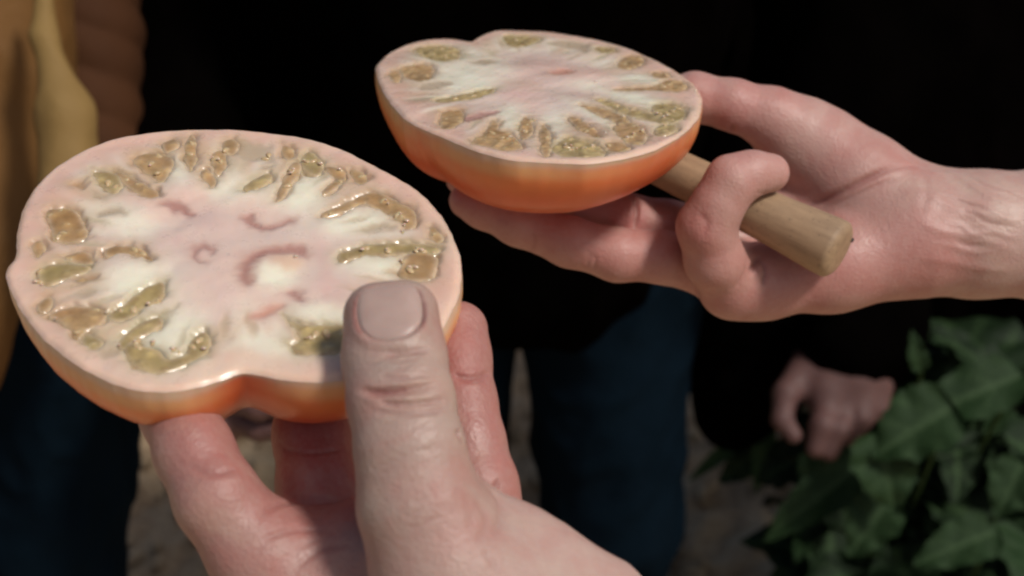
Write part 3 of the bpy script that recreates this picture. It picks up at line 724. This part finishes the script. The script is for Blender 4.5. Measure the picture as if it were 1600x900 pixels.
L += [([(1262,322),(1300,308),(1345,285),(1400,256)], 1.6, 1.0, .8), ([(1275,330),(1320,312),(1370,290),(1410,275)], 1.0, .4, .3), ([(1330,290),(1400,262),(1440,262)], 1.0, .3, .3),
      ([(1168,430),(1180,412),(1190,398)], 1.3, .9, .7), ([(1190,448),(1196,425),(1188,405)], 1.0, .7, .6), ([(1150,450),(1160,432),(1166,412)], .9, .5, .4),
      ([(992,306),(995,330),(990,360)], 1.0, 1.1, .9), ([(925,392),(930,405),(926,425)], .8, .3, .3), ([(918,388),(922,402),(916,420)], .6, .3, .3), ([(1090,330),(1105,350),(1095,372)], 1.2, .3, .2),
      ([(1125,225),(1140,212),(1145,195)], 1.2, .7, .7), ([(1180,300),(1190,302),(1215,298)], .6, .2, .2), ([(1440,262),(1448,300),(1436,345)], 1.5, .16, .1), ([(830,362),(836,376),(830,394)], .8, .35, .4)]
# veins and tendons of the wrist
L += [([(1405,300),(1450,305),(1500,330),(1545,335),(1600,356)], 1.9, -.45, .0), ([(1430,345),(1475,362),(1530,372),(1600,398)], 1.9, -.4, .0), ([(1440,268),(1490,274),(1540,292),(1600,304)], 1.7, -.35, .0), ([(1420,400),(1480,408),(1540,420),(1600,422)], 2.2, -.3, .0)]
L += [([(1470,262),(1500,280),(1530,298),(1560,312),(1600,325)], 1.3, -.3, .12), ([(1460,295),(1500,310),(1540,322),(1570,340),(1600,345)], 1.1, -.32, .1), ([(1470,350),(1500,352),(1520,366),(1550,362),(1580,370),(1600,366)], 1.1, -.32, .1),
      ([(1460,380),(1490,385),(1520,395),(1560,392)], 1.0, -.25, .05), ([(1500,266),(1540,290),(1580,300),(1620,320)], .8, .3, .3), ([(1480,330),(1520,334),(1545,348),(1600,356)], .8, .3, .3), ([(1490,372),(1515,384),(1540,382)], .8, .3, .3), ([(1470,300),(1510,318),(1550,330)], .7, .25, .3)]
v, cols = apply_lines(v, N, cols, B2, L)
hand2 = mesh_obj('hand', v, f, M_skin, None, np.clip(cols, 0, 1), origin=at(1900,372,.575))
tag(hand2, 'far hand held palm up from the right, little finger hooked over the wooden handle', 'hand')

# ---- wooden handle
M_wood, nt_, bs_ = new_mat('handle_wood'); co_ = coords(nt_)
mp = nt_.nodes.new('ShaderNodeMapping'); mp.inputs['Scale'].default_value = (1, 1, .12); nt_.links.new(co_, mp.inputs[0])
g1 = noise(nt_, 420, 5, .65, mp.outputs[0]); g2 = noise(nt_, 60, 3, .6, co_)
c_ = mixcol(nt_, maprange(nt_, g1.outputs[0], .3, .7, 0, 1), (.42, .285, .17), (.30, .195, .115))
c_ = mixcol(nt_, maprange(nt_, g2.outputs[0], .45, .75, 0, .5), c_, (.20, .135, .085))
g3 = noise(nt_, 700, 2, .5, co_); c_ = mixcol(nt_, maprange(nt_, g3.outputs[0], .62, .72, 0, .6), c_, (.16, .11, .07))
nt_.links.new(c_, bs_.inputs['Base Color']); nt_.links.new(maprange(nt_, g2.outputs[0], .3, .7, .4, .7), bs_.inputs['Roughness']); bump(nt_, bs_, g1.outputs[0], .25, .0005)
def lathe(name, A, Bp, prof, mat, parent=None, n=64):
    ax = nrm(Bp-A); X = nrm(np.cross(ax, [0, 0, 1])); Y = np.cross(ax, X); Ln = np.linalg.norm(Bp-A)
    V_, F_ = [], []
    for t, r in prof:
        for i in range(n):
            a = 2*math.pi*i/n; V_.append((r*math.cos(a), r*math.sin(a), t*Ln))
    for j in range(len(prof)-1):
        for i in range(n): F_.append((j*n+i, j*n+(i+1) % n, (j+1)*n+(i+1) % n, (j+1)*n+i))
    o = mesh_obj(name, np.array(V_), F_, mat, None)
    M3 = Matrix(((X[0], Y[0], ax[0]), (X[1], Y[1], ax[1]), (X[2], Y[2], ax[2])))
    o.matrix_world = Matrix.Translation(Vector(A)) @ M3.to_4x4()
    return o
HA, HB = at(1010,246,.5550), at(1314,394,.5175)
prof = [(-.02, .0001), (-.02, .0070), (0, .0080), (.10, .0084), (.3, .0088), (.5, .0092), (.7, .0098), (.86, .0107), (.93, .0111), (.965, .0111), (.975, .0110), (.985, .0104), (.9955, .0092), (1.0000, .0076), (1.0012, .0040), (1.0014, .0001)]
hd = lathe('wooden_handle', HA, HB, prof, M_wood)
tag(hd, 'round pale wooden tool handle lying across the far palm under the hooked finger', 'handle')
M_dark = mat_simple('dark_knot', (.05, .035, .03), .8)
kn = mesh_obj('knot', ico()[0]*np.array([.0011, .0009, .0006])+np.array([0, 0, np.linalg.norm(HB-HA)*1.001]), ico()[1], M_dark, None)
kn.parent = hd; _u = hd.matrix_basis.to_3x3().inverted() @ Vector(RIGHT); _u.z = 0; _u.normalize(); kn.location = _u*.0082

# ================================================================== BACKGROUND
def body(name, prims, h, mat, parent, folds=(), k=.04, seed=1, origin=None):
    F_ = Field(prims, h, margin=.10, k_in=k, k_pal=k); v, f = F_.mesh(); v = laplace(v, f, 1); N = vnormals(v, f)
    d = np.zeros(len(v))
    for sc, am, sd_ in folds:
        s = sines(v*np.array([1, 1, .6]), sd_, sc, 2); d += am*(1-2*np.abs(np.clip(s, -1, 1)))
    return mesh_obj(name, v+N*d[:, None], f, mat, parent)
def W3(*p): return np.array(p, float)
M_must = mat_cloth('mustard_cloth', (.18, .088, .026), (.135, .064, .018), .6, 500, .0, .3)
M_must_shade = mat_cloth('mustard_cloth_shaded', (.062, .024, .009), (.040, .015, .006), .8, 500)  # darker copy of the mustard cloth, paints the sleeve's shade
M_black = mat_cloth('black_cloth', (.0018, .0013, .0012), (.0008, .0007, .0006), .9, 700, 0, .0)
M_jean = mat_cloth('denim', (.0036, .0090, .0155), (.0020, .0052, .0090), .9, 1200, 0, .02)
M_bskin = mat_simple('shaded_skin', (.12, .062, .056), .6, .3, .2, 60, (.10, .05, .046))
# middle person
pB = empty('person', (0, 1.3, 0)); tag(pB, 'person standing in the middle in a black jacket and dark blue jeans', 'person')
jb = [('t', W3(-.09,1.36,.86), W3(-.09,1.32,1.35), .16, .19, 0), ('t', W3(.03,1.36,.86), W3(.06,1.32,1.35), .16, .19, 0), ('t', W3(-.20,1.38,1.36), W3(.20,1.38,1.36), .12, .12, 0),
      ('t', W3(-.22,1.40,1.30), W3(-.20,1.40,.90), .13, .13, 0), ('a', W3(-.27,1.34,1.33), W3(-.34,1.30,1.02), .08, .07, 0), ('a', W3(-.34,1.30,1.02), at(330,560,1.12), .07, .05, 0), ('a', at(330,560,1.12), at(300,600,1.08), .05, .042, 0),
      ('b', W3(.27,1.34,1.33), W3(.33,1.30,1.02), .08, .07, 0), ('b', W3(.33,1.30,1.02), W3(.30,1.30,.86), .07, .06, 0)]
body('jacket', jb, .009, M_black, pB, [(14, .006, 1), (30, .003, 2)], .06)
jl = [('l', W3(-.085,1.36,.84), W3(-.090,1.33,.46), .105, .082, 0), ('l', W3(-.090,1.33,.46), W3(-.10,1.37,.05), .080, .062, 0),
      ('r', W3(.105,1.36,.84), W3(.118,1.31,.46), .108, .085, 0), ('r', W3(.118,1.31,.46), W3(.100,1.36,.05), .080, .062, 0)]
body('jeans', jl, .008, M_jean, pB, [(22, .004, 5), (50, .002, 6)], .02)
hb = [('palm', at(300,600,1.06), at(340,640,1.02), .024, .026, 0), ('i', at(345,640,1.015), at(405,668,1.0), .011, .0095, 0), ('i', at(405,668,1.0), at(450,670,.99), .0095, .0085, 0),
      ('m', at(350,618,1.0), at(405,636,.985), .010, .0092, 0), ('m', at(405,636,.985), at(440,632,.98), .0092, .0080, 0), ('r', at(350,600,1.0), at(420,600,.985), .010, .0085, 0)]
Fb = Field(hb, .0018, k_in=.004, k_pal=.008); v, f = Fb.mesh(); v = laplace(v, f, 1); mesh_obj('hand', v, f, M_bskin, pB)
for dx in (.095, -.10):
    body('shoe', [('s', W3(dx,1.37,.045), W3(dx,1.22,.035), .05, .042, 0)], .007, M_black, pB, [], .02)
# left person
pA = empty('person', (-.42, 1.0, 0)); tag(pA, 'person at the left edge in a mustard jacket with shade-coloured sleeve and navy jeans', 'person')
ja = [('t', at(-120,-200,1.16), at(-110,470,1.20), .125, .105, 0), ('t', at(-30,-100,1.15), at(-40,440,1.18), .055, .070, 0)]
body('jacket', ja, .006, M_must, pA, [(20, .0035, 11)], .022)
M_must_lit = mat_cloth('mustard_cloth_lit', (.235, .15, .052), (.17, .10, .034), .7, 500, .0, .2)  # paler copy of the mustard cloth, paints the sunlit strip
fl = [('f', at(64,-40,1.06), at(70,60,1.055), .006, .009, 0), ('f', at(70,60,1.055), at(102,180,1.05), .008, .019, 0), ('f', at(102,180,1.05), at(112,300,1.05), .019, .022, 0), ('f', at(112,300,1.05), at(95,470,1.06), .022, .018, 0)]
body('jacket_lit_strip', fl, .0035, M_must_lit, pA, [(45, .0018, 12)], .01)
sl = [('s', at(120,-160,1.30), at(130,60,1.28), .054, .046, 0), ('s', at(130,60,1.28), at(150,300,1.26), .046, .040, 0)]
Fs = Field(sl, .004, margin=.1, k_in=.02); v, f = Fs.mesh(); v = laplace(v, f, 1); N = vnormals(v, f)
tt = (v-at(150,60,1.28))@nrm(at(160,300,1.26)-at(150,60,1.28))
fold = np.abs(np.sin(tt*85+1.6*np.sin(v[:, 0]*24)+.5))**.8*.0042
mesh_obj('sleeve', v+N*fold[:, None], f, M_must_shade, pA)
la = [('l', at(90,440,1.22), at(72,950,1.36), .082, .074, 0), ('l', at(72,950,1.36), W3(-.46,1.28,.06), .074, .06, 0), ('k', at(-120,440,1.22), at(-130,950,1.36), .088, .08, 0), ('k', at(-130,950,1.36), W3(-.60,1.28,.06), .08, .06, 0)]
body('jeans', la, .007, M_jean, pA, [(24, .004, 15), (55, .002, 16)], .02)
# crouching person on the right
pC = empty('person', (.5, 1.9, 0)); tag(pC, 'person bending in black clothes, picking among the plants with one bare hand', 'person')
jc = [('t', at(1180,40,1.85), at(1540,-40,1.9), .26, .30, 0), ('t', at(1180,160,1.85), at(1560,150,1.95), .22, .28, 0), ('t', at(1120,330,1.80), at(1480,330,1.98), .17, .19, 0),
      ('t', at(1165,420,1.78), at(1165,560,1.85), .085, .075, 0), ('t', at(1165,560,1.85), at(1150,640,1.95), .07, .05, 0),
      ('a', at(1370,330,1.78), at(1340,500,1.72), .085, .070, 0), ('a', at(1340,500,1.72), at(1322,545,1.70), .068, .058, 0)]
body('jacket', jc, .010, M_black, pC, [(12, .006, 21), (28, .003, 22)], .05)
hc = [('palm', at(1330,520,1.70), at(1330,590,1.68), .036, .040, 0), ('palm', at(1285,560,1.70), at(1290,610,1.67), .030, .028, 0), ('palm', at(1350,590,1.69), at(1340,630,1.67), .034, .026, 0), 
      ('t', at(1262,575,1.69), at(1228,615,1.66), .022, .015, 0), ('t', at(1228,615,1.66), at(1222,655,1.65), .015, .012, 0), ('t', at(1222,655,1.65), at(1240,680,1.645), .012, .010, 0),
      ('i', at(1300,620,1.67), at(1285,665,1.64), .018, .015, 0), ('i', at(1285,665,1.64), at(1275,700,1.64), .015, .012, 0), ('m', at(1325,630,1.67), at(1310,672,1.64), .017, .014, 0), ('m', at(1310,672,1.64), at(1296,706,1.64), .014, .011, 0),
      ('r', at(1352,620,1.67), at(1345,655,1.65), .016, .013, 0), ('r', at(1345,655,1.65), at(1330,685,1.65), .013, .010, 0), ('p', at(1372,600,1.68), at(1372,640,1.66), .014, .011, 0)]
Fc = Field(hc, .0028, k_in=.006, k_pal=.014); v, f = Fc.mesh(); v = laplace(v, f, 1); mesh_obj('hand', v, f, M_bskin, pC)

# ---- soil
M_soil, nt_, bs_ = new_mat('soil'); co_ = coords(nt_)
a1 = noise(nt_, 7, 6, .65, co_); a2 = noise(nt_, 60, 6, .7, co_); a3 = noise(nt_, 2.2, 3, .5, co_)
c_ = mixcol(nt_, maprange(nt_, a2.outputs[0], .3, .7, 0, 1), (.34, .225, .13), (.60, .45, .29))
c_ = mixcol(nt_, maprange(nt_, a1.outputs[0], .45, .7, 0, .7), c_, (.58, .46, .31))
nt_.links.new(c_, bs_.inputs['Base Color']); bs_.inputs['Roughness'].default_value = .95; bs_.inputs['Specular IOR Level'].default_value = .1
p_ = bump(nt_, bs_, a2.outputs[0], .8, .012)
def graded(lo, hi, c0, c1, n): 
    a = -np.geomspace(-(lo-c0) if lo < c0 else 1, .01, 14); return np.concatenate([c0+a, np.linspace(c0, c1, n), c1-a[::-1]*(hi-c1)/(c0-lo)])
xs = graded(-60, 60, -1.6, 1.8, 330); ys = graded(-60, 60, .6, 3.4, 280)
GX, GY = np.meshgrid(xs, ys, indexing='ij'); P3 = np.stack([GX.ravel(), GY.ravel(), 0*GX.ravel()], 1)
inn = ((P3[:, 0] > -1.7) & (P3[:, 0] < 1.9) & (P3[:, 1] > .5) & (P3[:, 1] < 3.5))
Z = .012*sines(P3, 3, 7, 3)+inn*(.010*sines(P3, 4, 35, 2)+.006*np.abs(sines(P3, 8, 90, 2))); P3[:, 2] = Z
nx, ny = len(xs), len(ys); I, J = np.meshgrid(np.arange(nx-1), np.arange(ny-1), indexing='ij'); I = I.ravel(); J = J.ravel()
soil = mesh_obj('ground', P3, np.stack([I*ny+J, (I+1)*ny+J, (I+1)*ny+J+1, I*ny+J+1], 1), M_soil); tag(soil, kind='structure')
# clods
si = ico(); V_, F_ = [], []; rr = np.random.default_rng(5)
for k in range(1500):
    x = rr.uniform(-.9, 1.3); y = rr.uniform(1.2, 2.9); r = rr.uniform(.004, .016)*(1 if rr.random() > .12 else 1.8)
    pts = si[0]*r*rr.uniform(.6, 1.2, 3)*(1+.3*sines(si[0], k, 2.2, 1)[:, None]); F_.append(np.array(si[1])+k*len(si[0])); V_.append(pts+np.array([x, y, .015+r*.1]))
cl = mesh_obj('soil_clods', np.concatenate(V_), np.concatenate(F_), M_soil); tag(cl, 'crumbly brown soil clods scattered over the ground', 'soil', kind='stuff')

# ---- plants
def mat_leaf(name, c1, c2):
    m, nt, bs = new_mat(name); co = coords(nt); n1 = noise(nt, 30, 4, .6, co)
    ve = attr(nt)
    c = mixcol(nt, maprange(nt, n1.outputs[0], .3, .7, 0, 1), c1, c2)
    sep = nt.nodes.new('ShaderNodeSeparateColor'); nt.links.new(ve, sep.inputs[0])
    c = mixcol(nt, sep.outputs[0], c, (.035, .065, .025)); nt.links.new(c, bs.inputs['Base Color'])
    bs.inputs['Roughness'].default_value = .6; bs.inputs['Specular IOR Level'].default_value = .18
    bump(nt, bs, n1.outputs[0], .5, .004); return m
M_leaf = mat_leaf('dark_leaf', (.005, .014, .005), (.010, .022, .007)); M_leaf2 = mat_leaf('pale_leaf', (.05, .10, .04), (.06, .12, .05))
M_leaf3 = mat_leaf('mid_leaf', (.010, .027, .008), (.018, .040, .012))
M_stem = mat_simple('green_stem', (.05, .09, .025), .6, .3, 0, 60)
def leaf_mesh(name, L_, Wd, seed, mat, lob=.12):
    r = np.random.default_rng(seed); nl, nw = 18, 10; V_, F_, C_ = [], [], []; ph = r.uniform(0, 6, 4)
    for j in range(nl+1):
        t = j/nl; prof = (math.sin(math.pi*min(1, t**.62))**.75)*(1+lob*math.sin(t*22+ph[0])+.05*math.sin(t*50))
        for i in range(nw+1):
            s = -1+2*i/nw; y = t*L_; x = s*Wd*.5*prof
            z = abs(s)*prof*Wd*.16-(t**2)*L_*.28+.06*Wd*math.sin(t*13+ph[1]+s*2)*abs(s)+.05*Wd*math.sin(t*26+ph[2])*s*s
            vein = max(math.exp(-(s/.07)**2), .7*math.exp(-(((t*7-abs(s)*2.0) % 1-.5)/.09)**2)*(abs(s) < .92))
            z -= .012*Wd*vein
            V_.append((x, y, z)); C_.append((vein, 0, 0))
    for j in range(nl):
        for i in range(nw): a = j*(nw+1)+i; F_.append((a, a+1, a+nw+2, a+nw+1))
    V_ = np.array(V_); V2 = V_-np.array([0, 0, .0009]); n0 = len(V_); Fa = np.array(F_)
    o = mesh_obj(name, np.concatenate([V_, V2]), np.concatenate([Fa, Fa[:, ::-1]+n0]), mat, None, np.array(C_+C_)); return o
protos = {}
def get_leaf(k, mat):
    key = (k, mat.name)
    if key not in protos:
        o = leaf_mesh('leaf', 1.0, [.72, .88, .5, .82][k], 40+k, mat, [.03, .06, .02, .08][k]); protos[key] = o.data; bpy.data.objects.remove(o)
    return protos[key]
def put_leaf(parent, base, dirv, upv, size, k, mat, wf=1.0):
    o = bpy.data.objects.new('leaf', get_leaf(k, mat)); COL.objects.link(o); o.parent = parent
    Y = nrm(dirv); Z = nrm(upv-(upv@Y)*Y); X = np.cross(Y, Z)
    M = Matrix(((X[0], Y[0], Z[0], 0), (X[1], Y[1], Z[1], 0), (X[2], Y[2], Z[2], 0), (0, 0, 0, 1)))
    o.matrix_local = Matrix.Translation(Vector(base-np.array(parent.location))) @ M @ Matrix.Diagonal((size*wf, size, size*wf, 1)); return o
def tube(name, pts, r0, r1, mat, parent):
    pts = densify(pts, 12); n = 7; V_, F_ = [], []
    for j, p in enumerate(pts):
        d = nrm(pts[min(j+1, len(pts)-1)]-pts[max(j-1, 0)]); X = nrm(np.cross(d, [.3, .9, .1])); Y = np.cross(d, X); r = r0+(r1-r0)*j/(len(pts)-1)
        for i in range(n): a = 2*math.pi*i/n; V_.append(p+r*(math.cos(a)*X+math.sin(a)*Y))
    for j in range(len(pts)-1):
        for i in range(n): F_.append((j*n+i, j*n+(i+1) % n, (j+1)*n+(i+1) % n, (j+1)*n+i))
    return mesh_obj(name, V_, F_, mat, parent)
def plant(px, py, depth, spread, nleaf, size, seed, label, group='leafy plants on the soil at the right', mats=None):
    r = np.random.default_rng(seed); top = at(px, py, depth); base = np.array([top[0], top[1]+.03, 0.0]); H = top[2]
    root = empty('leafy_plant', base); tag(root, label, 'plant', group)
    mats = mats or [M_leaf, M_leaf, M_leaf3]
    ns = max(3, nleaf//6)
    for s in range(ns):
        a = r.uniform(0, 6.28); rad = spread*math.sqrt(r.uniform(.1, 1)); tip = np.array([base[0]+rad*math.cos(a), base[1]+rad*math.sin(a), H*r.uniform(.7, 1.05)])
        mid = base*.6+tip*.4+np.array([0, 0, H*.15]); tube('stem', [base+np.array([.01*math.cos(a), .01*math.sin(a), 0]), mid, tip], .004, .0025, M_stem, root)
        for q in range(max(3, nleaf//ns)):
            t = r.uniform(.35, 1); p = mid*(1-t)+tip*t; aa = r.uniform(0, 6.28); el = r.uniform(-.5, .5)
            d = np.array([math.cos(aa)*math.cos(el), math.sin(aa)*math.cos(el), math.sin(el)])
            up = nrm(np.array([r.normal(0, .35), r.normal(-.25, .35), 1])); sz = size*r.uniform(.6, 1.25)
            put_leaf(root, p+d*.01, d, up, sz, int(r.integers(0, 4)), mats[int(r.integers(0, len(mats)))])
    return root
PL = []
PL.append(plant(1540, 520, 1.75, .16, 40, .13, 1, 'tall dark leafy plant at the right edge below the wrist'))
PL.append(plant(1500, 660, 1.75, .15, 40, .13, 2, 'dense broad-leaved plant right of the picking hand'))
PL.append(plant(1445, 770, 1.75, .14, 44, .12, 3, 'broad-leaved plant in the lower right with drooping pale leaf tips'))
PL.append(plant(1590, 800, 1.70, .15, 36, .13, 4, 'leafy plant in the bottom right corner'))
PL.append(plant(1460, 900, 1.74, .10, 24, .12, 5, 'low leafy plant at the bottom edge right of the bare soil'))
PL.append(plant(1560, 440, 2.15, .22, 50, .15, 6, 'dark plant standing behind the bending person'))
# the leaves that show singly round the picking hand
def ground_pt(px, py, z=.03):
    r = at(px, py, 1)-CAM; return CAM+r*((z-CAMZ)/r[2])
sb = ground_pt(1230,640,0); sb[2] = 0
solo = empty('leafy_plant', sb); tag(solo, 'small loose sprig of narrow pale leaves left of the picking hand', 'plant', 'leafy plants on the soil at the right')
def sprig(p0, p1, d, k, mat, w_):
    a = at(*p0, d); b = at(*p1, d-.015); o = put_leaf(solo, a, b-a, nrm(CAM-a), np.linalg.norm(b-a)*1.05, k, mat, w_)
tube('stem', [sb, at(1215,640,2.05), at(1195,625,1.98)], .004, .003, M_stem, solo); tube('stem', [at(1215,640,2.05), at(1150,690,1.97), at(1085,745,1.95)], .003, .002, M_stem, solo)
sprig((1150,690), (1080,748), 1.96, 2, M_leaf2, .5); sprig((1200,655), (1182,765), 1.95, 2, M_leaf2, .6); sprig((1205,620), (1130,668), 1.97, 2, M_leaf3, .8); sprig((1190,640), (1108,660), 1.98, 2, M_leaf3, .5)
sprig((1170,600), (1120,640), 2.0, 1, M_leaf3, .9); sprig((1230,640), (1140,600), 2.0, 0, M_leaf, 1.0); sprig((1205,690), (1130,750), 2.0, 0, M_leaf3, .8); sprig((1240,690), (1215,760), 1.98, 1, M_leaf3, .9)
sprig((1265,705), (1268,778), 1.70, 0, M_leaf2, .7); sprig((1215,600), (1165,640), 1.98, 0, M_leaf3, .8); sprig((1185,650), (1130,715), 1.99, 1, M_leaf, .7); sprig((1225,640), (1240,720), 1.95, 2, M_leaf3, .6)
tube('stem', [sb, at(1290,740,2.0), at(1265,705,1.70)], .004, .003, M_stem, solo)
def hung(root, p0, p1, depth, k, mat, w_):
    a = at(*p0, depth); b = at(*p1, depth-.02); o = put_leaf(root, a, b-a, nrm(CAM-a)+np.array([0, 0, .6]), np.linalg.norm(b-a)*1.05, k, mat, w_)
    bs = np.array(root.location); tube('stem', [bs, bs*.45+a*.55+np.array([0, .10, -.12]), a], .003, .002, M_stem, root)
hung(PL[2], (1385,700), (1200,828), 1.66, 2, M_leaf3, .7); hung(PL[0], (1600,585), (1420,650), 1.58, 2, M_leaf3, .9); hung(PL[1], (1372,672), (1400,795), 1.58, 1, M_leaf3, .95); hung(PL[1], (1490,635), (1372,700), 1.57, 1, M_leaf3, .9)
hung(PL[0], (1440,580), (1425,520), 1.66, 0, M_leaf3, .6); hung(PL[2], (1390,780), (1330,860), 1.62, 1, M_leaf3, .9); hung(PL[3], (1600,720), (1560,800), 1.6, 1, M_leaf3, .9); hung(PL[3], (1560,830), (1440,870), 1.6, 0, M_leaf3, .8)
